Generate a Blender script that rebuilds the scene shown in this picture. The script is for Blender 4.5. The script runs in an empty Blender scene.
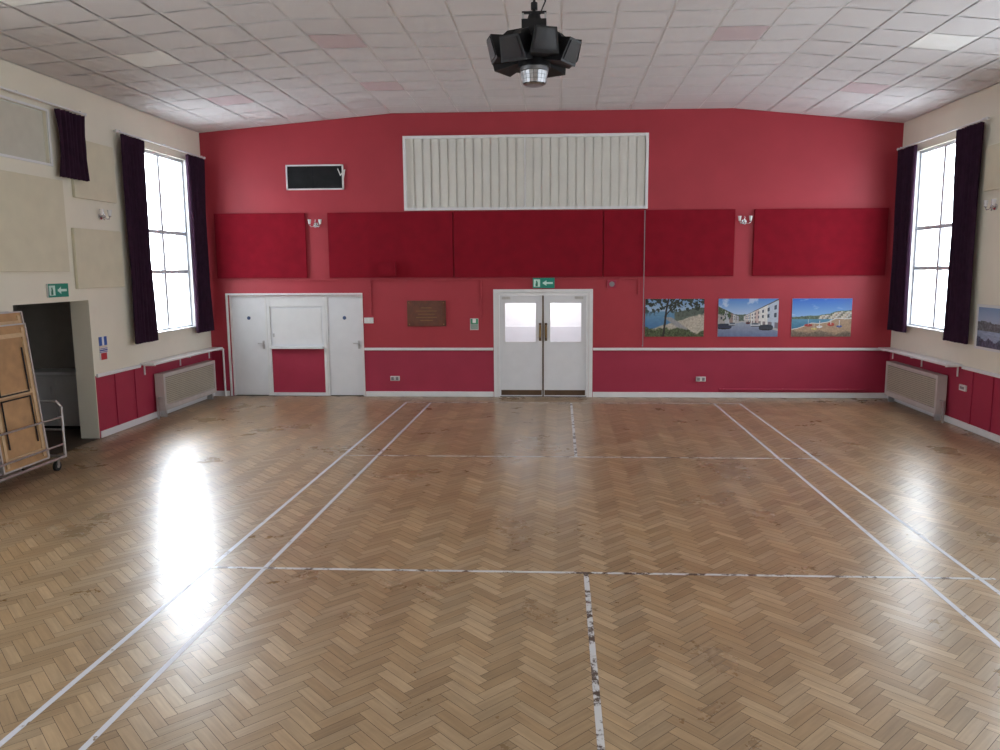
import bpy, math, random
from mathutils import Matrix, Vector
from mathutils import noise as NZ
random.seed(7)
XL,XR,YB,YF=-6.76,6.16,14.71,-6.0
T=0.28
EZ,CZ=5.0,5.30
RX0,RX1=-3.10,3.13
DZ=0.92
G=0.004

def lin(c):
    c/=255.0
    return c/12.92 if c<=0.04045 else ((c+0.055)/1.055)**2.4

# ---------------------------------------------------------------- materials
def mat(name,col,rough=0.6,metal=0.0,var=0.08,scale=6.0,bump=0.0,bscale=60.0,spec=0.5):
    m=bpy.data.materials.new(name); m.use_nodes=True
    nt=m.node_tree; b=nt.nodes['Principled BSDF']
    b.inputs['Roughness'].default_value=rough
    b.inputs['Metallic'].default_value=metal
    b.inputs['Specular IOR Level'].default_value=spec
    tc=nt.nodes.new('ShaderNodeTexCoord')
    n=nt.nodes.new('ShaderNodeTexNoise'); n.inputs['Scale'].default_value=scale; n.inputs['Detail'].default_value=4
    nt.links.new(tc.outputs['Object'],n.inputs['Vector'])
    r=nt.nodes.new('ShaderNodeValToRGB')
    r.color_ramp.elements[0].position=0.3; r.color_ramp.elements[1].position=0.7
    r.color_ramp.elements[0].color=tuple(c*(1-var) for c in col[:3])+(1,)
    r.color_ramp.elements[1].color=tuple(min(1,c*(1+var)) for c in col[:3])+(1,)
    nt.links.new(n.outputs['Fac'],r.inputs['Fac'])
    nt.links.new(r.outputs['Color'],b.inputs['Base Color'])
    if bump>0:
        n2=nt.nodes.new('ShaderNodeTexNoise'); n2.inputs['Scale'].default_value=bscale; n2.inputs['Detail'].default_value=3
        nt.links.new(tc.outputs['Object'],n2.inputs['Vector'])
        bp=nt.nodes.new('ShaderNodeBump'); bp.inputs['Strength'].default_value=bump; bp.inputs['Distance'].default_value=0.01
        nt.links.new(n2.outputs['Fac'],bp.inputs['Height']); nt.links.new(bp.outputs['Normal'],b.inputs['Normal'])
    return m
def attr_mat(name,rough=0.45):
    m=bpy.data.materials.new(name); m.use_nodes=True
    nt=m.node_tree; b=nt.nodes['Principled BSDF']; b.inputs['Roughness'].default_value=rough
    a=nt.nodes.new('ShaderNodeAttribute'); a.attribute_name='Col'
    nt.links.new(a.outputs['Color'],b.inputs['Base Color'])
    return m

M_red=mat('red_wall_paint',(0.405,0.034,0.052,1),0.5,var=0.05,scale=2.0,bump=0.15,bscale=90,spec=0.4)
M_redlow=mat('magenta_wall_paint',(0.38,0.028,0.068,1),0.5,var=0.05,scale=2.5,bump=0.1,bscale=80,spec=0.4)
M_cream=mat('cream_wall_paint',(0.82,0.78,0.66,1),0.6,var=0.03,scale=1.5,bump=0.1,bscale=80)
M_creampanel=mat('cream_acoustic_fabric',(0.70,0.65,0.50,1),0.9,var=0.04,scale=4,bump=0.3,bscale=220)
M_redpanel=mat('crimson_acoustic_fabric',(0.25,0.007,0.019,1),0.95,var=0.08,scale=5,bump=0.4,bscale=220,spec=0.2)
M_white=mat('white_gloss_paint',(0.80,0.80,0.81,1),0.35,var=0.02)
M_whitedoor=mat('white_door_paint',(0.77,0.78,0.81,1),0.4,var=0.02)
M_frame=mat('window_frame_paint',(0.66,0.70,0.76,1),0.4,var=0.02)
M_slat=mat('pale_slat',(0.72,0.71,0.66,1),0.5,var=0.03,scale=3)
M_black=mat('black_metal',(0.008,0.008,0.010,1),0.5,var=0.2,spec=0.35)
M_dark=mat('dark_void',(0.012,0.012,0.014,1),0.7,var=0.2,spec=0.2)
M_lens=mat('dark_lens',(0.02,0.02,0.025,1),0.15,var=0.2)
M_chrome=mat('chrome',(0.65,0.65,0.68,1),0.22,metal=1.0,var=0.05)
M_dullchrome=mat('dull_chrome',(0.40,0.40,0.42,1),0.35,metal=1.0,var=0.15,scale=25)
M_steel=mat('galvanised_steel',(0.55,0.55,0.56,1),0.35,metal=0.9,var=0.1,scale=20)
M_alu=mat('aluminium_edge',(0.62,0.62,0.62,1),0.4,metal=0.6,var=0.05)
M_brass=mat('brass',(0.35,0.22,0.08,1),0.35,metal=0.8,var=0.1)
M_kick=mat('bronze_kickplate',(0.12,0.07,0.04,1),0.4,metal=0.4,var=0.15)
M_curtain=mat('dark_purple_velvet',(0.034,0.012,0.030,1),0.9,var=0.2,scale=8,spec=0.2)
M_wood=mat('plaque_wood',(0.12,0.030,0.012,1),0.35,var=0.3,scale=9)
M_tablewood=mat('table_ply',(0.46,0.27,0.13,1),0.5,var=0.15,scale=7)
M_tablelight=mat('table_batten',(0.60,0.42,0.25,1),0.5,var=0.12,scale=9)
M_grille=mat('radiator_grille',(0.50,0.46,0.37,1),0.5,var=0.05)
M_radin=mat('radiator_inner',(0.20,0.18,0.14,1),0.6,var=0.05)
M_radbox=mat('radiator_casing',(0.55,0.50,0.48,1),0.45,var=0.05)
M_tbar=mat('ceiling_grid',(0.86,0.86,0.86,1),0.6,var=0.02)
M_glassshade=mat('frosted_glass',(0.80,0.80,0.80,1),0.25,var=0.02)
M_rubber=mat('rubber',(0.02,0.02,0.02,1),0.7)
M_plasticw=mat('white_plastic',(0.75,0.75,0.73,1),0.35,var=0.02)
M_plasticg=mat('grey_plastic',(0.25,0.22,0.24,1),0.4,var=0.05)
M_corr=mat('corridor_paint',(0.42,0.40,0.37,1),0.7,var=0.05)
M_cab=mat('grey_cabinet_paint',(0.60,0.60,0.60,1),0.4,var=0.04)
M_art=attr_mat('printed_panel',0.35)
M_blind=mat('cream_blind',(0.60,0.58,0.50,1),0.8,var=0.04)
M_ground=mat('subfloor',(0.05,0.03,0.018,1),0.6,var=0.2)
M_lobby=mat('lobby_white',(0.85,0.85,0.85,1),0.7,var=0.03)
M_lobbylow=mat('lobby_dado_paint',(0.62,0.62,0.64,1),0.6,var=0.03)

def glass():
    m=bpy.data.materials.new('window_glass'); m.use_nodes=True
    nt=m.node_tree; nt.nodes.clear()
    o=nt.nodes.new('ShaderNodeOutputMaterial'); mx=nt.nodes.new('ShaderNodeMixShader')
    t=nt.nodes.new('ShaderNodeBsdfTransparent'); g=nt.nodes.new('ShaderNodeBsdfGlossy'); g.inputs['Roughness'].default_value=0.03
    t.inputs['Color'].default_value=(0.96,0.98,1,1)
    mx.inputs[0].default_value=0.06
    nt.links.new(t.outputs[0],mx.inputs[1]); nt.links.new(g.outputs[0],mx.inputs[2]); nt.links.new(mx.outputs[0],o.inputs[0])
    return m
M_glass=glass()

# ---------------------------------------------------------------- mesh builder
class MB:
    def __init__(s,M=None): s.v=[];s.f=[];s.mi=[];s.mats=[];s.M=M or Matrix.Identity(4);s.smooth=[]
    def _m(s,m):
        if m not in s.mats: s.mats.append(m)
        return s.mats.index(m)
    def add(s,vs,fs,m,smooth=False):
        b=len(s.v); s.v+=[tuple(s.M@Vector(p)) for p in vs]
        k=s._m(m)
        for f in fs: s.f.append([b+i for i in f]); s.mi.append(k); s.smooth.append(smooth)
    def hull8(s,p,m): s.add(p,[(0,3,2,1),(4,5,6,7),(0,1,5,4),(1,2,6,5),(2,3,7,6),(3,0,4,7)],m)
    def box(s,x0,x1,y0,y1,z0,z1,m):
        x0,x1=min(x0,x1),max(x0,x1);y0,y1=min(y0,y1),max(y0,y1);z0,z1=min(z0,z1),max(z0,z1)
        s.hull8([(x0,y0,z0),(x1,y0,z0),(x1,y1,z0),(x0,y1,z0),(x0,y0,z1),(x1,y0,z1),(x1,y1,z1),(x0,y1,z1)],m)
    def cyl(s,p0,p1,r0,m,r1=None,n=12,caps=True):
        r1=r0 if r1 is None else r1
        p0=Vector(p0);p1=Vector(p1);d=(p1-p0).normalized()
        a=d.orthogonal().normalized();b=d.cross(a)
        vs=[];
        for p,r in((p0,r0),(p1,r1)):
            for i in range(n):
                t=2*math.pi*i/n; vs.append(tuple(p+a*math.cos(t)*r+b*math.sin(t)*r))
        s.add(vs,[(i,(i+1)%n,n+(i+1)%n,n+i) for i in range(n)],m,True)
        if caps: 
            s.add(vs,[tuple(range(n-1,-1,-1)),tuple(range(n,2*n))],m)
    def pipe(s,pts,r,m,n=10):
        for a,b in zip(pts[:-1],pts[1:]): s.cyl(a,b,r,m,n=n)
        for p in pts[1:-1]: s.ball(p,r*1.02,m)
    def ball(s,c,r,m,nu=10,nv=6,sz=1.0):
        vs=[];c=Vector(c)
        for j in range(nv+1):
            ph=math.pi*j/nv
            for i in range(nu):
                t=2*math.pi*i/nu; vs.append((c.x+r*math.sin(ph)*math.cos(t),c.y+r*math.sin(ph)*math.sin(t),c.z+r*sz*math.cos(ph)))
        fs=[(j*nu+i,(j+1)*nu+i,(j+1)*nu+(i+1)%nu,j*nu+(i+1)%nu) for j in range(nv) for i in range(nu)]
        s.add(vs,fs,m,True)
    def obj(s,name,bevel=0.0):
        me=bpy.data.meshes.new(name); me.from_pydata(s.v,[],s.f)
        for m in s.mats: me.materials.append(m)
        me.polygons.foreach_set('material_index',s.mi); me.polygons.foreach_set('use_smooth',s.smooth)
        me.update()
        o=bpy.data.objects.new(name,me); bpy.context.scene.collection.objects.link(o)
        if bevel>0:
            md=o.modifiers.new('bevel','BEVEL'); md.width=bevel; md.segments=2; md.limit_method='ANGLE'
        return o

def cells(a0,a1,z0,z1,holes,cuts_a=(),cuts_z=()):
    A=sorted({a0,a1,*cuts_a,*[h[0] for h in holes],*[h[1] for h in holes]})
    Z=sorted({z0,z1,*cuts_z,*[h[2] for h in holes],*[h[3] for h in holes]})
    for i in range(len(A)-1):
        for j in range(len(Z)-1):
            ca,cz=(A[i]+A[i+1])/2,(Z[j]+Z[j+1])/2
            if any(h[0]<ca<h[1] and h[2]<cz<h[3] for h in holes): continue
            yield A[i],A[i+1],Z[j],Z[j+1]

# ---------------------------------------------------------------- room shell
WZ0,WZ1=1.40,4.42
win_y=[(12.35,14.10),(4.6,6.35),(0.7,2.45),(-3.4,-1.65)]
high=(8.4,10.25,3.86,4.53)
door_l=(9.30,10.87,0.0,2.03)
w=MB()
for a,b,c,d in cells(YF,YB,0,EZ,[(y0,y1,WZ0,WZ1) for y0,y1 in win_y]+[high,door_l],cuts_z=(DZ,)):
    w.box(XL-T,XL-G,a,b,c,d,M_redlow if d<=DZ+1e-6 else M_cream)
w.box(XL-T,XL-G+0.002,door_l[1]-0.012,door_l[1]+0.0,0,2.03,M_cream)
w.obj('wall_left')
win_yr=[(12.35,14.10),(8.4,10.15),(4.6,6.35),(0.7,2.45),(-3.4,-1.65)]
w=MB()
for a,b,c,d in cells(YF,YB,0,EZ,[(y0,y1,WZ0,WZ1) for y0,y1 in win_yr],cuts_z=(DZ,)):
    w.box(XR+G,XR+T,a,b,c,d,M_redlow if d<=DZ+1e-6 else M_cream)
w.obj('wall_right')
alc=(-6.39,-3.78,0,1.96); cd=(-1.18,0.56,0,2.0)
w=MB()
for a,b,c,d in cells(XL-T,XR+T,0,EZ,[alc,cd],cuts_z=(DZ,)):
    w.box(a,b,YB+G,YB+T,c,d,M_redlow if d<=DZ+1e-6 else M_red)
def gable(w,y0,y1,m):
    p=[(XL,EZ),(XR,EZ),(RX1,CZ),(RX0,CZ)]
    w.hull8([(p[0][0],y0,p[0][1]),(p[1][0],y0,p[1][1]),(p[1][0],y1,p[1][1]),(p[0][0],y1,p[0][1]),
             (p[3][0],y0,p[3][1]),(p[2][0],y0,p[2][1]),(p[2][0],y1,p[2][1]),(p[3][0],y1,p[3][1])],m)
gable(w,YB+G,YB+T,M_red)
w.box(alc[0]-0.02,alc[1]+0.02,YB+0.20,YB+T,0,1.97,M_white)
w.obj('wall_back')
w=MB(); w.box(XL-T,XR+T,YF-T,YF,0,EZ,M_cream); gable(w,YF-T,YF,M_cream); w.obj('wall_front')

def ceil_pt(x):
    if x<RX0: return EZ+(CZ-EZ)*(x-XL)/(RX0-XL)
    if x>RX1: return EZ+(CZ-EZ)*(XR-x)/(XR-RX1)
    return CZ
cm=attr_mat('ceiling_tile',0.85)
vs=[];fs=[];cols=[];mi=[]
xs=[XL+(RX0-XL)*i/6 for i in range(6)]+[RX0+(RX1-RX0)*i/10 for i in range(10)]+[RX1+(XR-RX1)*i/5 for i in range(6)]
ys=[];y=YB
while y>YF: ys.append(y); y-=0.61
ys.append(YF)
bright=[(-5.0,10.1),(4.7,10.4),(-5.0,7.7),(2.3,6.4),(-2.0,6.3)]
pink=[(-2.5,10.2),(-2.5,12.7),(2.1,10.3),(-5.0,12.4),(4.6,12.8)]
g=0.011
for i in range(len(xs)-1):
    for j in range(len(ys)-1):
        x0,x1,y1,y0=xs[i],xs[i+1],ys[j],ys[j+1]
        t=random.gauss(1,0.014); c=[0.69*t,0.67*t,0.675*t]
        for bx,by in bright:
            if x0<=bx<x1 and y0<=by<y1: c=[0.92,0.92,0.90]
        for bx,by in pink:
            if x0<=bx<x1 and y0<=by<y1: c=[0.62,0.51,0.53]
        b=len(vs)
        for (x,yy) in ((x0+g,y0+g),(x0+g,y1-g),(x1-g,y1-g),(x1-g,y0+g)):
            vs.append((x,yy,ceil_pt(x)-0.001))
        fs.append((b,b+1,b+2,b+3)); cols.append(c); mi.append(0)
for (xa,xb) in ((XL-T,RX0),(RX0,RX1),(RX1,XR+T)):
    za=ceil_pt(max(xa,XL))+0.004; zb=ceil_pt(min(xb,XR))+0.004
    b=len(vs)
    for dz in (0,0.12):
        vs+= [(xa,YF-T,za+dz),(xb,YF-T,zb+dz),(xb,YB+T,zb+dz),(xa,YB+T,za+dz)]
    for f in [(0,3,2,1),(4,5,6,7),(0,1,5,4),(1,2,6,5),(2,3,7,6),(3,0,4,7)]:
        fs.append(tuple(b+k for k in f)); cols.append([0.8,0.77,0.77]); mi.append(1)
def attr_obj(name,vs,fs,cols,mats,mi=None):
    me=bpy.data.meshes.new(name); me.from_pydata(vs,[],fs)
    for m in mats: me.materials.append(m)
    if mi: me.polygons.foreach_set('material_index',mi)
    at=me.color_attributes.new('Col','FLOAT_COLOR','CORNER')
    buf=[]
    for f,c in zip(fs,cols):
        buf+=(list(c)+[1.0])*len(f)
    at.data.foreach_set('color',buf); me.update()
    o=bpy.data.objects.new(name,me); bpy.context.scene.collection.objects.link(o); return o
attr_obj('ceiling',vs,fs,cols,[cm,M_tbar],mi)

# floor: herringbone parquet, every block a real quad
def floor_mat():
    m=bpy.data.materials.new('parquet_oak'); m.use_nodes=True
    nt=m.node_tree; b=nt.nodes['Principled BSDF']; b.inputs['Specular IOR Level'].default_value=0.55
    def ramp(src,p0,p1,c0,c1):
        r=nt.nodes.new('ShaderNodeValToRGB'); r.color_ramp.elements[0].position=p0; r.color_ramp.elements[1].position=p1
        r.color_ramp.elements[0].color=c0+(1,); r.color_ramp.elements[1].color=c1+(1,)
        nt.links.new(src,r.inputs['Fac']); return r.outputs['Color']
    def mulc(a,b_):
        mx=nt.nodes.new('ShaderNodeMix'); mx.data_type='RGBA'; mx.blend_type='MULTIPLY'; mx.inputs[0].default_value=1
        nt.links.new(a,mx.inputs[6]); nt.links.new(b_,mx.inputs[7]); return mx.outputs[2]
    def noise(vec,scale,detail,rough):
        n=nt.nodes.new('ShaderNodeTexNoise'); n.inputs['Scale'].default_value=scale; n.inputs['Detail'].default_value=detail; n.inputs['Roughness'].default_value=rough
        nt.links.new(vec,n.inputs['Vector']); return n.outputs['Fac']
    a=nt.nodes.new('ShaderNodeAttribute'); a.attribute_name='Col'
    uv=nt.nodes.new('ShaderNodeUVMap'); uv.uv_map='UVMap'
    mp=nt.nodes.new('ShaderNodeMapping'); mp.inputs['Scale'].default_value=(3,45,1)
    nt.links.new(uv.outputs[0],mp.inputs[0])
    tc=nt.nodes.new('ShaderNodeTexCoord')
    grain=noise(mp.outputs[0],1.0,5,0.5)
    wear=noise(tc.outputs['Object'],0.8,8,0.70)
    spots=noise(tc.outputs['Object'],5.5,8,0.75)
    c=mulc(a.outputs['Color'],ramp(grain,0.25,0.75,(0.80,0.78,0.76),(1.13,1.13,1.13)))
    c=mulc(c,ramp(wear,0.34,0.66,(0.82,0.82,0.84),(1.08,1.08,1.07)))
    c=mulc(c,ramp(spots,0.30,0.40,(0.74,0.72,0.72),(1.0,1.0,1.0)))
    nt.links.new(c,b.inputs['Base Color'])
    rr=nt.nodes.new('ShaderNodeMapRange'); rr.inputs['From Min'].default_value=0.3; rr.inputs['From Max'].default_value=0.7; rr.inputs['To Min'].default_value=0.25; rr.inputs['To Max'].default_value=0.35
    nt.links.new(wear,rr.inputs['Value']); nt.links.new(rr.outputs[0],b.inputs['Roughness'])
    bp=nt.nodes.new('ShaderNodeBump'); bp.inputs['Strength'].default_value=0.06; bp.inputs['Distance'].default_value=0.003
    nt.links.new(grain,bp.inputs['Height']); nt.links.new(bp.outputs['Normal'],b.inputs['Normal'])
    return m
Wb=0.075; n=4; gp=0.0014
vs=[];fs=[];cols=[];uvs=[];mi=[]
s2=math.sqrt(0.5)
def w2(gx,gy): return ((gx-gy)*s2*Wb,(gx+gy)*s2*Wb)
base=[(0.395,0.268,0.148),(0.370,0.245,0.131),(0.415,0.288,0.164),(0.350,0.228,0.120),(0.43,0.303,0.178)]
def cl(v,a,b): return a if v<a else b if v>b else v
for gj in range(-260,340):
    for gi in range(-260,340):
        k=(gi-gj)%(2*n)
        if k==0: x0,y0,x1,y1,dr=gi,gj,gi+n,gj+1,0
        elif k==2*n-1: x0,y0,x1,y1,dr=gi,gj,gi+1,gj+n,1
        else: continue
        cx,cy=w2((x0+x1)/2,(y0+y1)/2)
        if cx<XL-0.1 or cx>XR+0.1 or cy<YF-0.1 or cy>YB+0.1: continue
        e=gp/Wb
        P=[w2(x0+e,y0+e),w2(x1-e,y0+e),w2(x1-e,y1-e),w2(x0+e,y1-e)]
        b=len(vs)
        for p in P: vs.append((cl(p[0],XL,XR),cl(p[1],YF,YB),0.0))
        fs.append((b,b+1,b+2,b+3))
        t=random.gauss(1,0.05)*(1.07 if dr else 0.93); bc=random.choice(base)  # direction factor paints alternating reflection bands into the tone; the rest varies randomly
        cols.append([c*t for c in bc]); mi.append(0)
        ox,oy=random.random()*20,random.random()*20
        L=n*Wb
        q=[(0,0),(L,0),(L,Wb),(0,Wb)] if dr==0 else [(0,0),(0,Wb),(L,Wb),(L,0)]
        uvs+=[(ox+a,oy+c) for a,c in q]
b=len(vs)
for z in (-0.15,-0.0015):
    vs+=[(XL-T,YF-T,z),(XR+T,YF-T,z),(XR+T,YB+T,z),(XL-T,YB+T,z)]
for f in [(0,3,2,1),(4,5,6,7),(0,1,5,4),(1,2,6,5),(2,3,7,6),(3,0,4,7)]:
    fs.append(tuple(b+k for k in f)); cols.append([0.05,0.03,0.02]); mi.append(1); uvs+=[(0,0)]*4
fo=attr_obj('floor',vs,fs,cols,[floor_mat(),M_ground],mi)
ul=fo.data.uv_layers.new(name='UVMap'); ul.data.foreach_set('uv',[c for p in uvs for c in p])

# corridor behind left doorway
w=MB()
w.box(XL-T-1.7,XL-T-1.6,8.6,12.0,0,2.6,M_corr); w.box(XL-T-1.7,XL-T,8.5,8.6,0,2.6,M_corr)
w.box(XL-T-1.7,XL-T,12.0,12.1,0,2.6,M_corr); w.box(XL-T-1.7,XL-T,8.5,12.1,2.5,2.6,M_corr)
w.box(XL-T-1.7,XL-T,8.5,12.1,-0.15,-0.002,M_ground)
w.obj('wall_corridor')
w=MB(); cx0,cx1=-8.3,-7.25
w.box(cx0,cx1,11.5,11.98,0.05,0.86,M_cab); w.box(cx0-0.02,cx1+0.02,11.46,11.98,0.86,0.90,M_white)
for i in range(2):
    a=cx0+0.03+i*0.5; w.box(a,a+0.47,11.485,11.5,0.10,0.82,M_cab); w.box(a+0.40,a+0.42,11.47,11.485,0.55,0.68,M_steel)
w.box(cx0+0.03,cx1-0.03,11.53,11.96,0,0.05,M_black)
w.obj('storage_cabinet',0.004)
# lobby behind the double doors
w=MB(); lx0,lx1,ly0,ly1=-1.6,1.0,YB+T,YB+T+1.5
w.box(lx0-0.1,lx0,ly0,ly1,0,2.6,M_lobby); w.box(lx1,lx1+0.1,ly0,ly1,0,2.6,M_lobby); w.box(lx0-0.1,lx1+0.1,ly1,ly1+0.1,0,2.6,M_lobby)
w.box(lx0-0.1,lx1+0.1,ly0,ly1+0.1,2.5,2.6,M_lobby); w.box(lx0-0.1,lx1+0.1,ly0,ly1+0.1,-0.15,-0.002,M_cab)
w.box(lx0,lx1,ly1-0.02,ly1,0.0,1.22,M_lobbylow)
w.obj('wall_lobby')
L=bpy.data.lights.new('lobby_fill','AREA'); L.size=1.2; L.energy=42; L.color=(0.95,0.98,1)  # added fill light, no known fixture: whitens the glass of the double doors
o=bpy.data.objects.new('lobby_fill_light',L); bpy.context.scene.collection.objects.link(o); o.location=(-0.3,ly0+0.7,2.45)

# court lines
def line_mat(p0,p1,dark,lightc):
    m=bpy.data.materials.new('worn_line_tape'); m.use_nodes=True
    nt=m.node_tree; b=nt.nodes['Principled BSDF']; b.inputs['Roughness'].default_value=0.4
    tc=nt.nodes.new('ShaderNodeTexCoord'); nn=nt.nodes.new('ShaderNodeTexNoise'); nn.inputs['Scale'].default_value=7; nn.inputs['Detail'].default_value=7; nn.inputs['Roughness'].default_value=0.72
    nt.links.new(tc.outputs['Object'],nn.inputs['Vector'])
    r=nt.nodes.new('ShaderNodeValToRGB'); e=r.color_ramp.elements
    e[0].position=p0; e[0].color=dark; e[1].position=p1; e[1].color=lightc
    nt.links.new(nn.outputs['Fac'],r.inputs['Fac']); nt.links.new(r.outputs['Color'],b.inputs['Base Color'])
    return m
M_line=line_mat(0.35,0.40,(0.22,0.14,0.08,1),(0.60,0.60,0.65,1))
M_worn=line_mat(0.44,0.49,(0.09,0.055,0.04,1),(0.60,0.59,0.59,1))
w=MB(); lw=0.019
for x,k in ((-2.83,-0.0086),(-2.37,-0.0086),(2.81,0.0075),(3.27,0.0075)):
    d=(14.04-1.3)*k; z0,z1=0.0003,0.0016
    w.hull8([(x+d-lw,1.3,z0),(x+d+lw,1.3,z0),(x+lw,14.06,z0),(x-lw,14.06,z0),(x+d-lw,1.3,z1),(x+d+lw,1.3,z1),(x+lw,14.06,z1),(x-lw,14.06,z1)],M_line)
w.box(-2.83,3.27,14.02,14.06,0.0003,0.0018,M_worn)
w.box(-2.85,3.29,9.92,9.955,0.0003,0.0018,M_worn)
w.box(-2.92,3.45,6.02,6.055,0.0003,0.0018,M_worn)
w.box(0.20,0.24,9.96,14.02,0.0003,0.0018,M_worn); w.box(0.20,0.24,1.3,6.02,0.0003,0.0018,M_worn)
w.obj('court_line_marking')

# trims
w=MB(); w.box(XL,alc[0]-0.06,YB-0.02,YB,0,0.1,M_white); w.box(alc[1]+0.03,cd[0]-0.08,YB-0.02,YB,0,0.1,M_white); w.box(cd[1]+0.08,XR,YB-0.02,YB,0,0.1,M_white); w.obj('baseboard_back',0.004)
w=MB(); w.box(XL,XL+0.02,door_l[1]+0.02,YB-0.02,0,0.1,M_white); w.box(XL,XL+0.02,YF,door_l[0]-0.02,0,0.1,M_white); w.obj('baseboard_left',0.004)
w=MB(); w.box(XR-0.02,XR,YF,YB-0.02,0,0.1,M_white); w.obj('baseboard_right',0.004)
def dado(w,x0,x1,y0,y1): w.box(x0,x1,y0,y1,DZ-0.02,DZ+0.03,M_white)
w=MB(); dado(w,alc[1]+0.03,cd[0]-0.08,YB-0.035,YB); dado(w,cd[1]+0.08,XR,YB-0.035,YB); w.obj('trim_1',0.006)
w=MB(); dado(w,XL,XL+0.035,door_l[1]+0.02,12.06); dado(w,XL,XL+0.035,YF,door_l[0]-0.02); w.obj('trim_2',0.006)
w=MB(); dado(w,XR-0.035,XR,YF,12.05); w.obj('trim_3',0.006)
w=MB()
for yy in (11.35,11.9): w.box(XL,XL+0.012,yy,yy+0.05,0.1,0.9,M_redlow)
w.obj('trim_4')
w=MB()
for yy in (10.0,10.6,11.2,11.75): w.box(XR-0.012,XR,yy,yy+0.05,0.1,0.9,M_redlow)
w.obj('trim_6')

# windows
def window(name,side,y0,y1,z0,z1,blind=False):
    X=XL if side<0 else XR
    def bx(w,d0,d1,a,b,c,d,m): w.box(X+side*d0,X+side*d1,a,b,c,d,m)
    w=MB(); f=0.05
    d0,d1=0.06,0.12
    bx(w,d0,d1,y0,y0+f,z0,z1,M_frame); bx(w,d0,d1,y1-f,y1,z0,z1,M_frame)
    bx(w,d0,d1,y0+f,y1-f,z0,z0+f,M_frame); bx(w,d0,d1,y0+f,y1-f,z1-f,z1,M_frame)
    if not blind:
        ym=(y0+y1)/2
        bx(w,d0,d1,ym-0.035,ym+0.035,z0+f,z1-f,M_frame)
        for zt in (z0+1.02,z0+1.70):
            bx(w,d0+0.004,d1-0.004,y0+f,ym-0.035,zt-0.03,zt+0.03,M_frame); bx(w,d0+0.004,d1-0.004,ym+0.035,y1-f,zt-0.03,zt+0.03,M_frame)
        bx(w,-0.04,d0,y0+0.002,y1-0.002,z0+0.001,z0+0.02,M_white)
        bx(w,0.0,d0,y0+0.001,y0+0.01,z0+0.02,z1-0.001,M_white); bx(w,0.0,d0,y1-0.01,y1-0.001,z0+0.02,z1-0.001,M_white)
    bx(w,0.085,0.092,y0+f,y1-f,z0+f,z1-f,M_glass)
    if blind:
        bx(w,0.04,0.05,y0+0.01,y1-0.01,z0+0.01,z1-0.01,M_blind)
        for zz in (z0-0.03,z1): bx(w,-0.02,0.0,y0-0.04,y1+0.04,zz,zz+0.03,M_white)
        bx(w,-0.02,0.0,y1,y1+0.04,z0,z1,M_white)
    w.obj(name)
    if not blind:
        L=bpy.data.lights.new(name+'_portal','AREA'); L.shape='RECTANGLE'; L.size=z1-z0; L.size_y=y1-y0
        L.cycles.is_portal=True
        o=bpy.data.objects.new('daylight_'+name,L); bpy.context.scene.collection.objects.link(o)
        o.location=(X+side*0.26,(y0+y1)/2,(z0+z1)/2)
        o.rotation_euler=(0,math.radians(90*side),0)
k=1
for a,b in win_y: window('window_%d'%k,-1,a,b,WZ0,WZ1); k+=1
window('window_%d'%k,-1,*high,blind=True); k+=1
for a,b in win_yr: window('window_%d'%k,1,a,b,WZ0,WZ1); k+=1

# curtains
def curtain(side,y0,y1,z0,z1,seed):
    X=XL if side<0 else XR
    N=96; folds=max(4,int((y1-y0)/0.085)); H=14
    vs=[];fs=[]
    for layer in (0,1):
        for j in range(H+1):
            z=z0+(z1-z0)*j/H; sq=1-0.10*math.sin(math.pi*j/H)
            for i in range(N+1):
                t=i/N; yc=(y0+y1)/2; y=yc+(t-0.5)*(y1-y0)*sq
                d=0.10+0.035*math.sin(2*math.pi*folds*t+0.5*math.sin(j*0.4+seed))+0.012*math.sin(11*t+seed)+(0.012 if layer else 0)
                vs.append((X-side*d,y,z))
    S=(H+1)*(N+1)
    for layer in (0,1):
        for j in range(H):
            for i in range(N):
                a=layer*S+j*(N+1)+i; q=(a,a+1,a+N+2,a+N+1); fs.append(q if layer else q[::-1])
    w=MB(); w.add(vs,fs,M_curtain,True)
    w.obj('curtain')
def rail(side,y0,y1,z):
    X=XL if side<0 else XR
    w=MB(); w.cyl((X-side*0.10,y0,z),(X-side*0.10,y1,z),0.014,M_white)
    for yy in (y0+0.1,(y0+y1)/2,y1-0.1): w.box(X,X-side*0.11,yy-0.01,yy+0.01,z+0.005,z+0.025,M_white)
    for yy in (y0,y1): w.ball((X-side*0.10,yy,z),0.025,M_white)
    w.obj('curtain_rail')
curtain(-1,11.80,12.50,1.30,4.50,1); curtain(-1,13.90,14.58,1.30,4.50,2); rail(-1,11.72,14.64,4.53)
curtain(1,11.80,12.50,1.30,4.50,3); curtain(1,13.90,14.58,1.30,4.50,4); rail(1,11.72,14.64,4.53)
curtain(-1,10.32,10.92,3.70,4.58,5); rail(-1,8.2,10.96,4.62)

# acoustic panels
def panel(kind,m,*b):
    w=MB(); w.box(*b,m); return w.obj(kind,0.006)
for x0,x1 in ((-6.55,-4.80),(-4.37,-2.0),(-1.98,0.80),(0.82,3.22),(3.57,5.97)):
    panel('red_acoustic_panel',M_redpanel,x0,x1,YB-0.05,YB,2.29,3.505)
panel('cream_acoustic_panel',M_creampanel,XL,XL+0.045,8.2,10.42,2.44,3.66)
panel('cream_acoustic_panel',M_creampanel,XL,XL+0.045,10.68,11.70,3.46,4.28)
panel('cream_acoustic_panel',M_creampanel,XL,XL+0.045,10.58,11.75,2.20,3.04)
panel('cream_acoustic_panel',M_creampanel,XR-0.045,XR,10.6,11.78,3.52,4.15)

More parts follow.
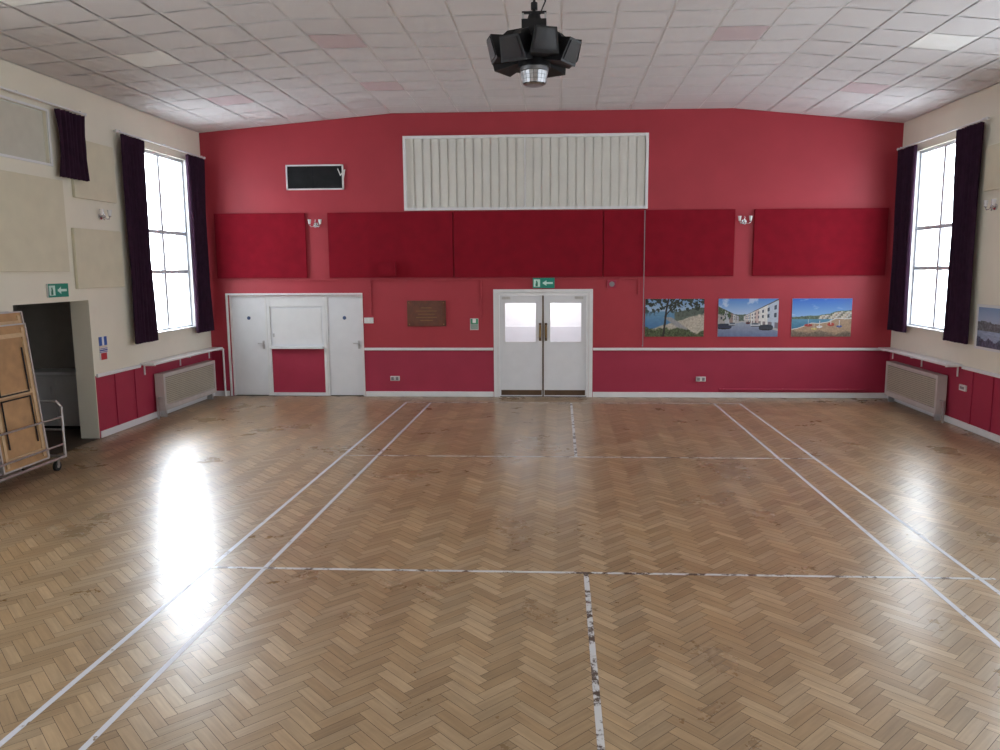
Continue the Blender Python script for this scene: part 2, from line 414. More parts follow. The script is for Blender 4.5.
# slatted shutter high on back wall
w=MB(); x0,x1,z0,z1=-2.90,1.62,3.53,4.88
for a,b,c,d in ((x0,x1,z0,z0+0.05),(x0,x1,z1-0.05,z1),(x0,x0+0.05,z0+0.05,z1-0.05),(x1-0.05,x1,z0+0.05,z1-0.05)):
    w.box(a,b,YB-0.07,YB,c,d,M_white)
w.box(x0+0.05,x1-0.05,YB-0.012,YB,z0+0.05,z1-0.05,M_slat)
N=28; pw=(x1-x0-0.1)/N
for i in range(N):
    a=x0+0.05+i*pw; b=a+pw*0.90; ym=YB-0.016
    w.hull8([(a,ym,z0+0.05),(a,ym-0.008,z0+0.05),(b,ym-0.022,z0+0.05),(b,ym-0.012,z0+0.05),(a,ym,z1-0.05),(a,ym-0.008,z1-0.05),(b,ym-0.022,z1-0.05),(b,ym-0.012,z1-0.05)],M_slat)
w.box((x0+x1)/2-0.012,(x0+x1)/2+0.012,YB-0.055,YB-0.045,z0+0.05,z1-0.05,M_white)
w.obj('slatted_shutter')
# black wall opening with cable
w=MB(); x0,x1,z0,z1=-5.13,-4.04,3.93,4.39
for a,b,c,d in ((x0,x1,z0,z0+0.025),(x0,x1,z1-0.025,z1),(x0,x0+0.025,z0,z1),(x1-0.025,x1,z0,z1)): w.box(a,b,YB-0.04,YB,c,d,M_white)
w.box(x0+0.025,x1-0.025,YB-0.02,YB,z0+0.025,z1-0.025,M_dark)
w.box(x0+0.50,x0+0.51,YB-0.025,YB-0.02,z0+0.03,z1-0.03,M_lens)
w.box(x0+0.52,x1-0.03,YB-0.024,YB-0.02,z0+0.03,z0+0.07,M_lens)
w.pipe([(x1-0.10,YB-0.04,z1-0.08),(x1-0.05,YB-0.05,z1-0.2),(x1+0.03,YB-0.03,z1-0.1),(x1-0.02,YB-0.03,z0+0.1)],0.011,M_plasticw,6)
w.obj('wall_projection_opening')

w=MB(); w.box(-3.40,-3.08,YB-0.17,YB-0.052,2.33,2.58,M_redpanel); w.box(-3.37,-3.11,YB-0.175,YB-0.17,2.36,2.55,M_redpanel); w.obj('wall_speaker',0.006)
w=MB(); w.box(XL+0.01,-0.55,YB-0.025,YB,2.235,2.265,M_red); w.box(-3.62,-3.585,YB-0.025,YB,1.6,2.235,M_red); w.box(-1.5,-1.47,YB-0.025,YB,1.5,2.235,M_red)
w.obj('cable_trunking',0.003)
w=MB(); w.box(-0.05,0.85,YB-0.025,YB,2.235,2.265,M_red); w.box(1.12,1.5,YB-0.025,YB,2.235,2.265,M_red); w.box(1.47,1.5,YB-0.025,YB,1.95,2.235,M_red); w.obj('cable_trunking',0.003)
w=MB(); w.cyl((1.57,YB-0.07,3.5),(1.57,YB-0.07,1.0),0.008,M_plasticg,n=6); w.box(1.56,1.58,YB-0.075,YB,0.98,1.0,M_plasticg); w.obj('pull_cord')
w=MB(); w.cyl((3.05,YB-0.05,0.16),(5.75,YB-0.05,0.16),0.018,M_redlow,n=8)
for xx in (3.1,4.2,5.4): w.box(xx,xx+0.03,YB-0.07,YB,0.145,0.175,M_redlow)
w.cyl((3.05,YB-0.05,0.16),(3.05,YB,0.16),0.018,M_redlow,n=8)
w.obj('heating_pipe')
w=MB(); w.box(0.90,1.06,YB-0.05,YB,2.08,2.22,M_redlow); w.cyl((0.98,YB-0.05,2.15),(0.98,YB-0.07,2.15),0.05,M_plasticg); w.obj('alarm_sounder',0.004)
for x in (-3.17,2.68):
    w=MB(); w.box(x-0.09,x+0.09,YB-0.03,YB,0.31,0.40,M_plasticw)
    for dx in (-0.045,0.045): w.box(x+dx-0.025,x+dx+0.025,YB-0.045,YB-0.03,0.325,0.385,M_plasticg)
    w.obj('power_socket',0.003)
w=MB(); w.box(XR-0.03,XR,12.0-0.09,12.0+0.09,0.57,0.66,M_plasticw); w.box(XR-0.035,XR-0.03,12.0-0.06,12.0+0.06,0.595,0.635,M_plasticg); w.obj('power_socket',0.003)
w=MB(); w.box(-3.74,-3.56,YB-0.02,YB,1.42,1.53,M_plasticw)
for dx in (0,0.06,0.12): w.box(-3.725+dx,-3.695+dx,YB-0.03,YB-0.02,1.45,1.5,M_white)
w.obj('light_switch',0.003)
w=MB(); w.box(-2.90,-2.16,YB-0.03,YB,1.36,1.85,M_wood); w.box(-2.82,-2.24,YB-0.036,YB-0.03,1.44,1.77,M_wood)
for i in range(5):
    hw=(0.10,0.20,0.16,0.20,0.12)[i]; zz=1.71-i*0.06; w.box(-2.53-hw,-2.53+hw,YB-0.038,YB-0.036,zz,zz+0.008,M_brass)
for xx in (-2.86,-2.20):
    for zz in (1.40,1.81): w.ball((xx,YB-0.03,zz),0.012,M_brass)
w.obj('wooden_plaque',0.005)

# sconces: slim twin arm with small candle shades
def sconce(loc,ang):
    M=Matrix.Translation(loc)@Matrix.Rotation(ang,4,'Z')
    w=MB(M)
    w.cyl((0,0,0),(0,-0.018,0),0.045,M_chrome,n=20); w.cyl((0,-0.018,0),(0,-0.06,0),0.014,M_chrome); w.ball((0,-0.06,0),0.022,M_chrome)
    w.ball((0,-0.06,-0.045),0.013,M_chrome); w.cyl((0,-0.06,0),(0,-0.06,0.10),0.006,M_chrome)
    for s in (-1,1):
        w.pipe([(0,-0.06,0),(s*0.035,-0.08,-0.035),(s*0.075,-0.09,-0.035),(s*0.10,-0.09,0.0)],0.007,M_chrome,8)
        w.cyl((s*0.10,-0.09,0),(s*0.10,-0.09,0.012),0.010,M_chrome,0.030,16)
        w.cyl((s*0.10,-0.09,0.012),(s*0.10,-0.09,0.10),0.018,M_glassshade,0.034,16)
    w.obj('wall_sconce')
sconce((-4.60,YB,3.28),0); sconce((3.39,YB,3.28),0)
sconce((XL,11.30,3.24),math.radians(90)); sconce((XR,11.50,3.28),math.radians(-90))

# flat printed panels
def paint(name,o,u,v,nrm,fn,nx,ny,t=0.012):
    o,u,v,nrm=map(Vector,(o,u,v,nrm)); vs=[];fs=[];cols=[]
    for j in range(ny+1):
        for i in range(nx+1): vs.append(tuple(o+u*(i/nx)+v*(j/ny)+nrm*t))
    for j in range(ny):
        for i in range(nx):
            a=j*(nx+1)+i; fs.append((a,a+1,a+nx+2,a+nx+1)); c=fn((i+0.5)/nx,(j+0.5)/ny); cols.append([lin(max(0,min(255,q))) for q in c])
    b=len(vs)
    for d in (0,t*0.98):
        for p in (o,o+u,o+u+v,o+v): vs.append(tuple(p+nrm*d))
    for f in [(0,3,2,1),(0,1,5,4),(1,2,6,5),(2,3,7,6),(3,0,4,7)]: fs.append(tuple(b+k for k in f)); cols.append([0.6,0.6,0.6])
    return attr_obj(name,vs,fs,cols,[M_art])
def fb(x,y,s,o=0.0,oc=4):
    t=0;a=1.0;f=s
    for _ in range(oc):
        t+=a*NZ.noise(Vector((x*1.55*f+o,y*f-o*1.7,o*0.37))); a*=0.55; f*=2.1
    return t
def mixc(a,b,t):
    t=max(0,min(1,t)); return [a[i]*(1-t)+b[i]*t for i in range(3)]
def ss(e0,e1,x):
    t=max(0,min(1,(x-e0)/(e1-e0))); return t*t*(3-2*t)
def mul(c,k): return [q*k for q in c]
def poster_bay(u,v):
    n1=fb(u,v,3,1.3); n2=fb(u,v,12,4.1); n3=fb(u,v,25,8.8)
    c=mixc((185,205,225),(120,160,205),(v-0.6)*2.5)
    sea=mixc((70,120,170),(120,165,195),(v-0.2)*1.8); sea=mul(sea,1+0.06*fb(u*0.3,v,30,2))
    c=mixc(c,sea,1-ss(0.665,0.68,v))
    hd=0.66+0.10*ss(0.5,0.9,u)+0.03*n1
    if u>0.48: c=mixc(c,mul((95,105,95),1+0.3*n2),(1-ss(hd-0.01,hd+0.01,v))*ss(0.48,0.52,u))
    sh=0.60-0.45*(0.95-u)+0.04*n1
    c=mixc(c,mul((190,180,165),1+0.16*n3),1-ss(sh-0.02,sh+0.02,v))
    rd=abs((u-0.62)-(0.25-v)*0.9)
    if v<0.52: c=mixc(c,mul((160,158,160),1+0.08*n3),1-ss(0.05,0.09,rd))
    gr=0.20+0.15*n1+0.14*(0.7-u)
    c=mixc(c,mul((78,88,60),1+0.5*n3),1-ss(gr-0.03,gr+0.03,v))
    br=0.86+0.22*n1-0.35*ss(0.25,0.0,u)
    fol=ss(0.0,0.12,n2+0.35*(v-br)*3)
    if v>0.45: c=mixc(c,mul((42,50,40),1+0.6*n3),fol*ss(0.5,0.75,v))
    tr=abs(u-0.34-0.08*(v-0.4)+0.015*n1)
    c=mixc(c,(42,36,32),1-ss(0.012,0.02,tr)); tr2=abs(u-0.34-0.55*(v-0.55))
    if v>0.55: c=mixc(c,(45,40,34),1-ss(0.008,0.016,tr2))
    return mul(c,0.95)
def poster_street(u,v):
    n1=fb(u,v,3,7.3); n2=fb(u,v,12,2.2); n3=fb(u,v,26,5.2)
    c=mixc((190,208,232),(80,135,210),(v-0.55)*2.2); c=mixc(c,(235,238,242),ss(0.1,0.5,n1)*0.6)
    vx,vy=0.40,0.42
    if v<0.60+0.05*n1 : c=mul((95,108,96),1+0.3*n3)
    du=u-vx
    if du>0.03:
        top=vy+0.10+du*0.80; bot=vy-du*0.34
        if bot<v<top:
            z=1/du; k=int(z*1.0+u*2.0)
            bc=[(228,224,218),(214,190,182),(235,232,228),(196,206,222),(222,208,188),(238,236,234)][(k*5)%6]
            c=mul(bc,(1+0.06*n3)*0.97)
            rel=(v-bot)/(top-bot); zz=(math.log(du+0.02)*4.5)%1
            if 0.3<zz<0.62 and (0.38<rel<0.54 or 0.66<rel<0.82): c=(72,80,98)
            if rel<0.20: c=mixc(c,(85,70,75),0.6) if zz>0.4 else c
            if rel>0.95: c=(95,85,90)
    du=vx-u
    if du>0.05:
        top=vy+0.08+du*0.75; bot=vy-du*0.36
        if bot<v<top:
            k=int(math.log(du)*3.2+20); bc=[(196,190,186),(228,226,224),(176,150,140),(210,214,224)][k%4]
            c=mul(bc,(1+0.08*n3)*0.86); rel=(v-bot)/(top-bot); zz=(math.log(du+0.02)*4.5)%1
            if 0.3<zz<0.6 and (0.34<rel<0.5 or 0.62<rel<0.76): c=(60,66,80)
            if rel>0.93: c=(90,84,88)
            if u<0.22 and fb(u,v,9,3)>0.05+0.9*(0.75-rel): c=mul((66,84,58),1+0.4*n3)
    rd=vy-abs(u-vx)*0.35
    if v<rd:
        c=mul(mixc((110,124,160),(165,172,188),v*2.5),1+0.07*n2)
        if v>rd-0.03-0.05*abs(u-vx): c=(185,182,180)
    for bx,by,rx,ry,cc in ((0.10,0.27,0.13,0.075,(45,52,78)),(0.24,0.33,0.06,0.045,(170,175,185)),(0.62,0.31,0.08,0.05,(200,204,210)),(0.80,0.24,0.12,0.075,(58,60,72)),(0.50,0.36,0.035,0.03,(120,50,55))):
        d=abs((u-bx)/rx)**3+abs((v-by)/ry)**3
        if d<1:
            c=mul(cc,1+0.15*n3)
            if v>by+ry*0.15 and abs(u-bx)<rx*0.7: c=mixc(c,(45,55,70),0.7)
            if v<by-ry*0.6: c=(30,30,34)
    return mul(c,0.95)
def poster_beach(u,v):
    n1=fb(u,v,3,3.3); n2=fb(u,v,12,9.2); n3=fb(u,v,26,1.2)
    c=mixc((150,190,230),(45,105,200),(v-0.5)*2.0); c=mixc(c,(225,232,240),ss(0.35,0.7,fb(u*0.5,v*2,3,2.5))*0.5)
    hl=0.55+0.14*ss(0.35,1.0,u)+0.03*n1-0.03*ss(0.3,0.0,u)
    c=mixc(c,mul((98,112,92),1+0.3*n3),1-ss(hl-0.01,hl+0.01,v))
    if u>0.45 and 0.44<v<hl-0.02:
        k=(int(u*34)*7+int(v*22)*5)%6
        bc=[(225,218,208),(205,170,155),(230,226,220),(180,165,160),(120,125,110),(235,215,195)][k]
        c=mixc(c,mul(bc,1+0.15*n3),0.8)
    sea=mul(mixc((70,125,160),(110,160,185),(v-0.25)*3),1+0.08*fb(u*0.3,v,30,7))
    c=mixc(c,sea,1-ss(0.455,0.465,v))
    bl=0.34+0.13*ss(0.45,0.8,u)-0.16*ss(0.35,0.0,u)+0.02*n1
    c=mixc(c,(230,232,230),(1-ss(bl+0.005,bl+0.02,v))); c=mixc(c,mul((178,150,124),1+0.12*n3),1-ss(bl-0.015,bl,v))
    dk=0.10+0.08*n1
    c=mixc(c,mul((120,105,92),1+0.25*n3),1-ss(dk-0.04,dk+0.04,v))
    for bx,by,rx,ry,cc in ((0.28,0.30,0.07,0.035,(175,60,55)),(0.47,0.26,0.05,0.03,(225,225,225)),(0.66,0.32,0.06,0.045,(190,70,55)),(0.80,0.27,0.05,0.03,(70,90,150)),(0.38,0.20,0.05,0.025,(215,200,120))):
        d=((u-bx)/rx)**2+((v-by)/ry)**2
        if d<1: c=mul(cc,1+0.2*n3)
        if abs(u-bx)<0.005 and by<v<by+0.16: c=(215,215,215)
    return mul(c,0.97)
for x0,x1,fn in ((1.61,2.71,poster_bay),(2.97,4.08,poster_street),(4.33,5.42,poster_beach)):
    paint('seaside_photo_panel',(x0,YB,1.16),(x1-x0,0,0),(0,0,0.71),(0,-1,0),fn,170,110)
def harbour(u,v):
    if u<0.04 or u>0.96 or v<0.06 or v>0.94: return (225,225,225)
    n1=fb(u,v,3,13.3); n3=fb(u,v,22,6.2)
    c=mixc((190,200,215),(120,150,190),(v-0.5)*2)
    if v<0.62+0.08*n1: c=mul((105,110,115),1+0.35*n3)
    if v<0.42: c=mul((150,165,190),1+0.12*fb(u*0.3,v,24,3))
    if v<0.22+0.1*n1: c=mul((85,90,110),1+0.35*n3)
    return c
paint('framed_print',(XR,11.74,1.25),(0,-1.2,0),(0,0,0.65),(-1,0,0),harbour,90,50,0.03)
def exitfn(u,v):
    c=(20,140,120)
    if 0.05<u<0.33 and 0.15<v<0.85: c=(205,235,225)
    if 0.12<u<0.24 and 0.2<v<0.75 and abs(u-0.18)<0.03+0.05*(0.75-v): c=(20,120,95)
    if 0.45<u<0.92:
        if abs(v-0.5)<0.07: c=(205,235,225)
        if u<0.62 and abs(v-0.5)<(u-0.45)*1.6: c=(205,235,225)
    return c
paint('exit_sign',(-0.50,YB,2.08),(0.41,0,0),(0,0,0.19),(0,-1,0),exitfn,48,22,0.05)
paint('exit_sign',(XL,9.95,2.10),(0,0.42,0),(0,0,0.18),(1,0,0),exitfn,48,22,0.03)
def signfn(u,v):
    if u<0.06 or u>0.94 or v<0.05 or v>0.95: return (210,210,210)
    if v>0.55: return (60,150,110) if abs(u-0.5)>0.18 or v<0.62 else (235,235,235)
    return (185,200,190) if (v*14)%1>0.45 else (100,125,115)
paint('safety_notice',(-1.70,YB,1.29),(0.16,0,0),(0,0,0.22),(0,-1,0),signfn,20,28,0.006)
def blue(u,v):
    if v>0.62: return (225,228,235) if (abs(u-0.5)<0.12) else (40,90,180)
    if v>0.52: return (215,205,190)
    if v>0.28: return (60,70,150) if (v*20)%1>0.4 else (220,220,230)
    return (190,45,55) if abs(u-0.5)<0.35 else (225,220,215)
paint('fire_notice',(XL,11.02,1.14),(0,0.20,0),(0,0,0.34),(1,0,0),blue,16,34,0.006)

# central double door
w=MB(); x0,x1,zt=cd[0],cd[1],2.0
w.box(x0-0.07,x0-0.001,YB-0.03,YB,0,zt+0.06,M_white); w.box(x1+0.001,x1+0.07,YB-0.03,YB,0,zt+0.06,M_white); w.box(x0-0.001,x1+0.001,YB-0.03,YB,zt+0.001,zt+0.06,M_white)
w.box(x0+0.002,x0+0.04,YB-0.02,YB+0.12,0,zt-0.003,M_white); w.box(x1-0.04,x1-0.002,YB-0.02,YB+0.12,0,zt-0.003,M_white); w.box(x0+0.04,x1-0.04,YB-0.02,YB+0.12,zt-0.05,zt-0.003,M_white)
xm=(x0+x1)/2
for (a,b,s) in ((x0+0.045,xm-0.006,-1),(xm+0.006,x1-0.045,1)):
    y0,y1=YB+0.02,YB+0.065; pa,pb=a+0.09,b-0.12
    if s>0: pa,pb=a+0.12,b-0.09
    w.box(a,pa,y0,y1,0.01,zt-0.055,M_whitedoor); w.box(pb,b,y0,y1,0.01,zt-0.055,M_whitedoor)
    w.box(pa,pb,y0,y1,0.01,1.05,M_whitedoor); w.box(pa,pb,y0,y1,1.81,zt-0.055,M_whitedoor)
    w.box(pa,pb,y0+0.015,y0+0.025,1.05,1.81,M_glass)
    for q in ((pa,pa+0.012,1.05,1.81),(pb-0.012,pb,1.05,1.81),(pa,pb,1.05,1.062),(pa,pb,1.798,1.81)): w.box(q[0],q[1],y0-0.006,y0,q[2],q[3],M_white)
    w.box(a+0.02,b-0.02,y0-0.004,y0,0.03,0.13,M_kick)
    hx=xm+s*0.055
    w.box(hx-0.026,hx+0.026,y0-0.005,y0,1.00,1.75,M_whitedoor)
    w.box(hx-0.024,hx+0.024,y0-0.008,y0-0.005,1.08,1.42,M_kick)
    w.pipe([(hx,y0-0.005,1.14),(hx,y0-0.05,1.16),(hx,y0-0.05,1.36),(hx,y0-0.005,1.38)],0.010,M_brass,8)
w.box(xm-0.014,xm+0.014,YB+0.010,YB+0.02,0.01,zt-0.06,M_kick)
for xx in (x0+0.15,x1-0.21): w.box(xx-0.06,xx+0.1,YB+0.0,YB+0.02,zt-0.13,zt-0.08,M_steel)
w.obj('door_1')

mblue=mat('blue_disc',(0.06,0.10,0.22,1),0.4)
def plain_door(name,a,b,hs):
    w=MB(); y=YB+0.07
    w.box(a,a+0.03,y-0.02,y+0.07,0,1.955,M_white); w.box(b-0.03,b,y-0.02,y+0.07,0,1.955,M_white); w.box(a+0.03,b-0.03,y-0.02,y+0.07,1.92,1.955,M_white)
    w.box(a+0.033,b-0.033,y,y+0.04,0.01,1.915,M_whitedoor)
    hx=b-0.09 if hs>0 else a+0.09
    w.box(hx-0.02,hx+0.02,y-0.006,y,0.92,1.08,M_steel); w.pipe([(hx,y,1.03),(hx,y-0.045,1.03),(hx-hs*0.10,y-0.045,1.03)],0.009,M_steel,8)
    w.cyl(((a+b)/2,y,1.52),((a+b)/2,y-0.004,1.52),0.035,mblue,n=20)
    w.obj(name)
plain_door('door_2',-6.385,-5.665,1); plain_door('door_3',-4.50,-3.785,1)
w=MB(); y=YB+0.05
w.box(-5.66,-5.60,y,y+0.1,0,1.955,M_white); w.box(-4.56,-4.505,y,y+0.1,0,1.955,M_white)
w.box(-5.60,-4.56,y,y+0.1,1.74,1.955,M_white); w.box(-5.60,-4.56,y-0.10,y+0.1,0.93,0.97,M_white)
w.box(-5.60,-4.56,y+0.03,y+0.08,0.97,1.74,M_whitedoor)
w.box(-5.56,-4.60,y+0.02,y+0.03,1.01,1.70,M_white)
w.box(-5.60,-4.56,y+0.02,y+0.08,0.06,0.93,M_redlow); w.box(-5.60,-4.56,y+0.0,y+0.08,0,0.06,M_white)
w.box(-5.56,-5.53,y+0.01,y+0.02,1.15,1.22,M_steel)
w.obj('serving_hatch',0.003)
w=MB()
for q in ((alc[0]-0.04,alc[0],0,2.0),(alc[1],alc[1]+0.02,0,2.0),(alc[0],alc[1],1.965,2.0)): w.box(q[0],q[1],YB-0.015,YB,q[2],q[3],M_white)
w.obj('trim_5')
w=MB(); w.pipe([(-6.52,YB-0.045,0.0),(-6.52,YB-0.045,0.92),(-6.7,YB-0.045,0.92)],0.02,M_white,8); w.obj('white_wall_pipe')

# radiators with shelf
def radiator(side):
    X=XL if side<0 else XR
    def b(w,d0,d1,a,c,e,f,m): w.box(X-side*d0,X-side*d1,a,c,e,f,m)
    w=MB(); y0,y1,z0,z1=12.45,14.40,0.12,0.74
    b(w,0.03,0.16,y0,y1,z0,z1,M_radbox)
    b(w,0.16,0.166,y0+0.05,y1-0.05,z0+0.1,z1-0.07,M_radin)
    b(w,0.16,0.185,y0,y0+0.06,z0,z1,M_radbox); b(w,0.16,0.185,y1-0.06,y1,z0,z1,M_radbox)
    b(w,0.16,0.185,y0+0.06,y1-0.06,z1-0.06,z1,M_radbox); b(w,0.16,0.185,y0+0.06,y1-0.06,z0,z0+0.09,M_radbox)
    n_=14
    for i in range(n_):
        zz=z0+0.10+(z1-z0-0.17)*i/n_; b(w,0.166,0.178,y0+0.06,y1-0.06,zz,zz+0.024,M_grille)
    for yy in (y0+0.1,y1-0.1): b(w,0.05,0.15,yy-0.02,yy+0.02,0,z0,M_steel)
    b(w,0.10,0.13,y0-0.12,y0-0.09,0.0,0.33,M_steel); b(w,0.10,0.13,y0-0.12,y0,0.33,0.36,M_steel)
    b(w,0.003,0.03,y0+0.2,y0+0.3,0.2,0.6,M_steel); b(w,0.003,0.03,y1-0.3,y1-0.2,0.2,0.6,M_steel)
    w.obj('radiator',0.003)
    w=MB(); b(w,0,0.24,12.08,14.66,0.93,0.965,M_white)
    for yy in (12.2,13.4,14.55):
        b(w,0,0.02,yy-0.012,yy+0.012,0.76,0.93,M_white); b(w,0.02,0.2,yy-0.012,yy+0.012,0.905,0.93,M_white)
    w.obj('wall_shelf',0.003)
radiator(-1); radiator(1)

# disco light fixture
cx,cy,cz=-0.23,7.3,4.40
w=MB(Matrix.Translation((cx,cy,cz)))
NP=8
for i in range(NP):
    M0=w.M; w.M=M0@Matrix.Rotation(2*math.pi*(i+0.35)/NP,4,'Z')@Matrix.Rotation(math.radians(6 if i%2 else -2),4,'Y')
    a,bb=0.09,0.42
    hw0,hw1=0.05,0.13
    w.hull8([(a,-hw0,-0.09),(bb-0.06,-hw1,-0.13),(bb-0.06,hw1,-0.13),(a,hw0,-0.09),(a,-hw0,0.10),(bb,-hw1*0.75,0.07),(bb,hw1*0.75,0.07),(a,hw0,0.10)],M_black)
    w.hull8([(a+0.02,-0.035,0.10),(bb-0.10,-0.055,0.07),(bb-0.10,0.055,0.07),(a+0.02,0.035,0.10),(a+0.03,-0.025,0.17),(bb-0.16,-0.035,0.13),(bb-0.16,0.035,0.13),(a+0.03,0.025,0.17)],M_black)
    w.hull8([(bb-0.065,-hw1*0.8,-0.11),(bb-0.045,-hw1*0.8,-0.11),(bb-0.045,hw1*0.8,-0.11),(bb-0.065,hw1*0.8,-0.11),(bb-0.015,-hw1*0.6,0.05),(bb+0.004,-hw1*0.6,0.05),(bb+0.004,hw1*0.6,0.05),(bb-0.015,hw1*0.6,0.05)],M_lens)
    w.M=M0
w.cyl((0,0,-0.16),(0,0,0.17),0.15,M_black,0.11,16)
w.box(-0.11,0.11,-0.09,0.09,0.16,0.24,M_black); w.cyl((0,0,0.24),(0,0,0.30),0.07,M_black,0.05,14)
for s in (-1,1): w.box(s*0.10-0.008,s*0.10+0.008,-0.02,0.02,0.24,0.31,M_steel)
w.box(-0.11,0.11,-0.02,0.02,0.31,0.325,M_black)
w.cyl((0,0,0.32),(0,0,CZ-cz-0.002),0.012,M_black,n=8)
w.cyl((0,0,0.34),(0,0,0.40),0.03,M_black,n=10); w.cyl((0,0,CZ-cz-0.03),(0,0,CZ-cz-0.002),0.06,M_black,n=14)
w.pipe([(0.05,0,0.3),(0.1,0.02,0.42),(0.03,0.01,0.55),(0.012,0,0.75),(0.02,0,CZ-cz-0.01)],0.007,M_black,6)
w.cyl((0,0,-0.16),(0,0,-0.19),0.13,M_dullchrome,0.13,20)
for r in range(3):
    for i in range(20):
        t0=2*math.pi*i/20; t1=2*math.pi*(i+0.90)/20; za=-0.195-0.034*r; zb=za-0.031; ra=0.125-0.007*r; rb=ra-0.007
        w.add([(ra*math.cos(t0),ra*math.sin(t0),za),(ra*math.cos(t1),ra*math.sin(t1),za),(rb*math.cos(t1),rb*math.sin(t1),zb),(rb*math.cos(t0),rb*math.sin(t0),zb)],[(0,1,2,3)],M_dullchrome)
w.cyl((0,0,-0.18),(0,0,-0.30),0.100,M_black,0.09,16); w.cyl((0,0,-0.30),(0,0,-0.312),0.095,M_dullchrome,0.07,16)
w.obj('disco_effect_light')

# table trolley with folded tables
w=MB()
xa,xb,ya,yb=-6.66,-6.15,7.2,9.14
zb=0.16
w.pipe([(xa,ya,zb),(xb,ya,zb),(xb,yb,zb),(xa,yb,zb),(xa,ya,zb)],0.018,M_steel)
for yy in (7.6,8.1,8.6): w.cyl((xa,yy,zb),(xb,yy,zb),0.014,M_steel)
for yy in (ya,yb):
    w.pipe([(xb,yy,zb),(xb,yy,0.78),(xb-0.06,yy,0.85),(xa+0.06,yy,0.85),(xa,yy,0.78),(xa,yy,zb)],0.016,M_steel)
    w.cyl((xa,yy,0.5),(xb,yy,0.5),0.012,M_steel)
w.cyl((xb,ya,0.32),(xb,yb,0.32),0.012,M_steel); w.cyl((xb,ya,0.66),(xb,yb,0.66),0.012,M_steel)
for x in (xa+0.05,xb-0.05):
    for yy in (ya+0.1,yb-0.1):
        w.cyl((x-0.018,yy,0.06),(x+0.018,yy,0.06),0.06,M_rubber,n=18); w.cyl((x-0.022,yy,0.06),(x+0.022,yy,0.06),0.025,M_steel)
        w.box(x-0.028,x-0.022,yy-0.02,yy+0.02,0.06,0.15,M_steel); w.box(x+0.022,x+0.028,yy-0.02,yy+0.02,0.06,0.15,M_steel)
w.obj('table_trolley')
def folded_table(xoff,ya,yb,H,lean):
    M=Matrix.Translation((xoff,0,0.185))@Matrix.Rotation(math.radians(-lean),4,'Y')
    w=MB(M)
    w.box(0,0.016,ya,yb,0,H,M_tablewood)
    for q in ((ya,ya+0.018,0,H),(yb-0.018,yb,0,H)): w.box(-0.004,0.03,q[0]-0.002,q[1]+0.002,q[2],q[3],M_alu)
    for q in ((0,0.018),(H-0.018,H)): w.box(-0.004,0.03,ya,yb,q[0],q[1],M_alu)
    for yy in (ya+0.06,yb-0.10): w.box(0.016,0.034,yy,yy+0.04,0.05,H-0.05,M_tablelight)
    for zz in (0.10,H*0.5,H-0.16): w.box(0.016,0.032,ya+0.10,yb-0.10,zz,zz+0.05,M_tablelight)
    for z0,z1 in ((0.25,0.80),(H-0.28,H-0.80)):
        w.pipe([(0.034,ya+0.15,z0),(0.034,ya+0.15,z1),(0.034,yb-0.15,z1),(0.034,yb-0.15,z0)],0.009,M_black,8)
    w.obj('folding_table')
spec=((8.28,9.08,1.80),(8.26,9.06,1.78),(8.24,9.04,1.74),(8.20,9.0,1.80),(8.14,8.92,1.66))
for i,(a,b,H) in enumerate(spec):
    folded_table(-6.43+i*0.050,a,b,H,(8.5,7.6,6.8,6.0,5.2)[i])
for i in range(4): folded_table(-6.43+i*0.056,7.26,8.06,(1.72,1.70,1.5,1.2)[i],(8.5,7.5,6.5,5.5)[i])

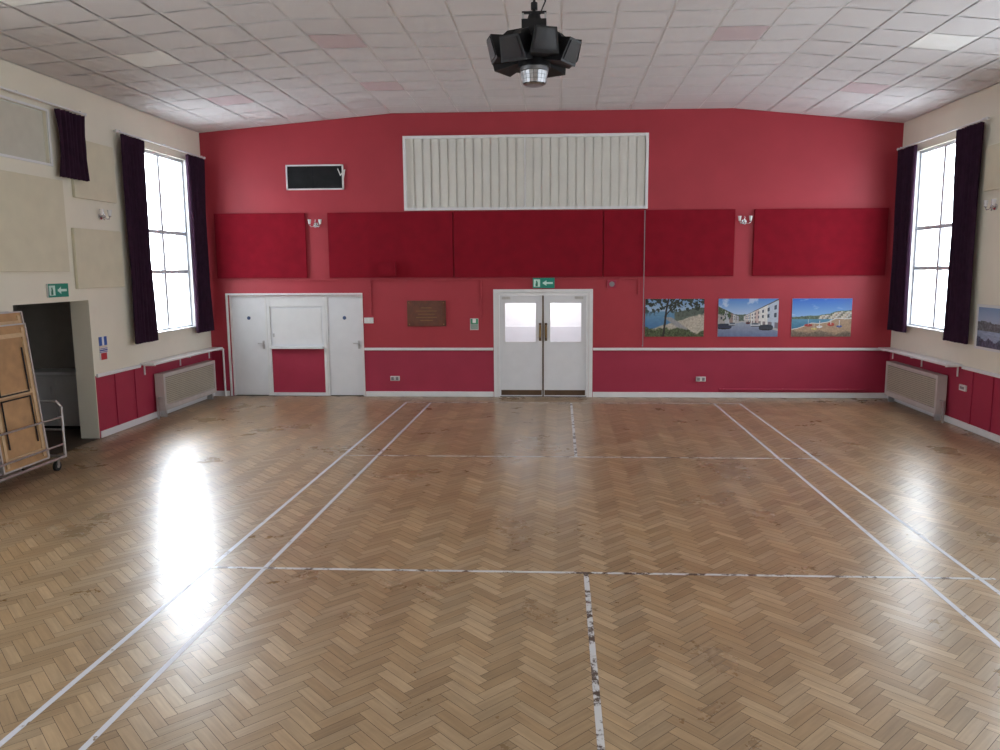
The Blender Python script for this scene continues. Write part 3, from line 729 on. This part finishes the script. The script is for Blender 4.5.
# ---------------------------------------------------------------- world: bright haze with low glows
wd=bpy.data.worlds.new('hazy_daylight'); bpy.context.scene.world=wd; wd.use_nodes=True
nt=wd.node_tree; bg=nt.nodes['Background']
tc=nt.nodes.new('ShaderNodeTexCoord'); 
nm=nt.nodes.new('ShaderNodeVectorMath'); nm.operation='NORMALIZE'; nt.links.new(tc.outputs['Generated'],nm.inputs[0])
def glow(dirv,power,strength,prev):
    dt=nt.nodes.new('ShaderNodeVectorMath'); dt.operation='DOT_PRODUCT'; nt.links.new(nm.outputs[0],dt.inputs[0])
    dt.inputs[1].default_value=Vector(dirv).normalized()
    mxm=nt.nodes.new('ShaderNodeMath'); mxm.operation='MAXIMUM'; mxm.inputs[1].default_value=0; nt.links.new(dt.outputs['Value'],mxm.inputs[0])
    pw_=nt.nodes.new('ShaderNodeMath'); pw_.operation='POWER'; pw_.inputs[1].default_value=power; nt.links.new(mxm.outputs[0],pw_.inputs[0])
    gl=nt.nodes.new('ShaderNodeMath'); gl.operation='MULTIPLY_ADD'; gl.inputs[1].default_value=strength
    if prev is None: gl.inputs[2].default_value=8.6
    else: nt.links.new(prev,gl.inputs[2])
    nt.links.new(pw_.outputs[0],gl.inputs[0]); return gl.outputs[0]
s1=glow((-0.46,0.89,0.58),18,100.0,None)
s2_=glow((0.42,0.90,0.42),24,16.0,s1)
nt.links.new(s2_,bg.inputs['Strength'])
bg.inputs['Color'].default_value=(0.91,0.96,1.0,1)

# ---------------------------------------------------------------- camera
h=2.457; fpx=775.
p=math.atan(107/775.); th=math.atan(40*math.cos(p)/775.); ro=0.005
F=Vector((-math.sin(th)*math.cos(p),math.cos(th)*math.cos(p),-math.sin(p)))
R=Vector((math.cos(th),math.sin(th),0)); U=Vector((-math.sin(th)*math.sin(p),math.cos(th)*math.sin(p),math.cos(p)))
R2=(R-ro*U).normalized(); U2=(U+ro*R).normalized()
cam=bpy.data.cameras.new('camera'); co=bpy.data.objects.new('camera',cam); bpy.context.scene.collection.objects.link(co)
cam.sensor_width=36; cam.lens=fpx/1000*36; cam.shift_x=-0.02; cam.clip_start=0.05
Mx=Matrix((( R2.x,U2.x,-F.x,0),(R2.y,U2.y,-F.y,0),(R2.z,U2.z,-F.z,h),(0,0,0,1)))
co.matrix_world=Mx
bpy.context.scene.camera=co
vsn=bpy.context.scene.view_settings
vsn.view_transform='Standard'; vsn.exposure=0.0
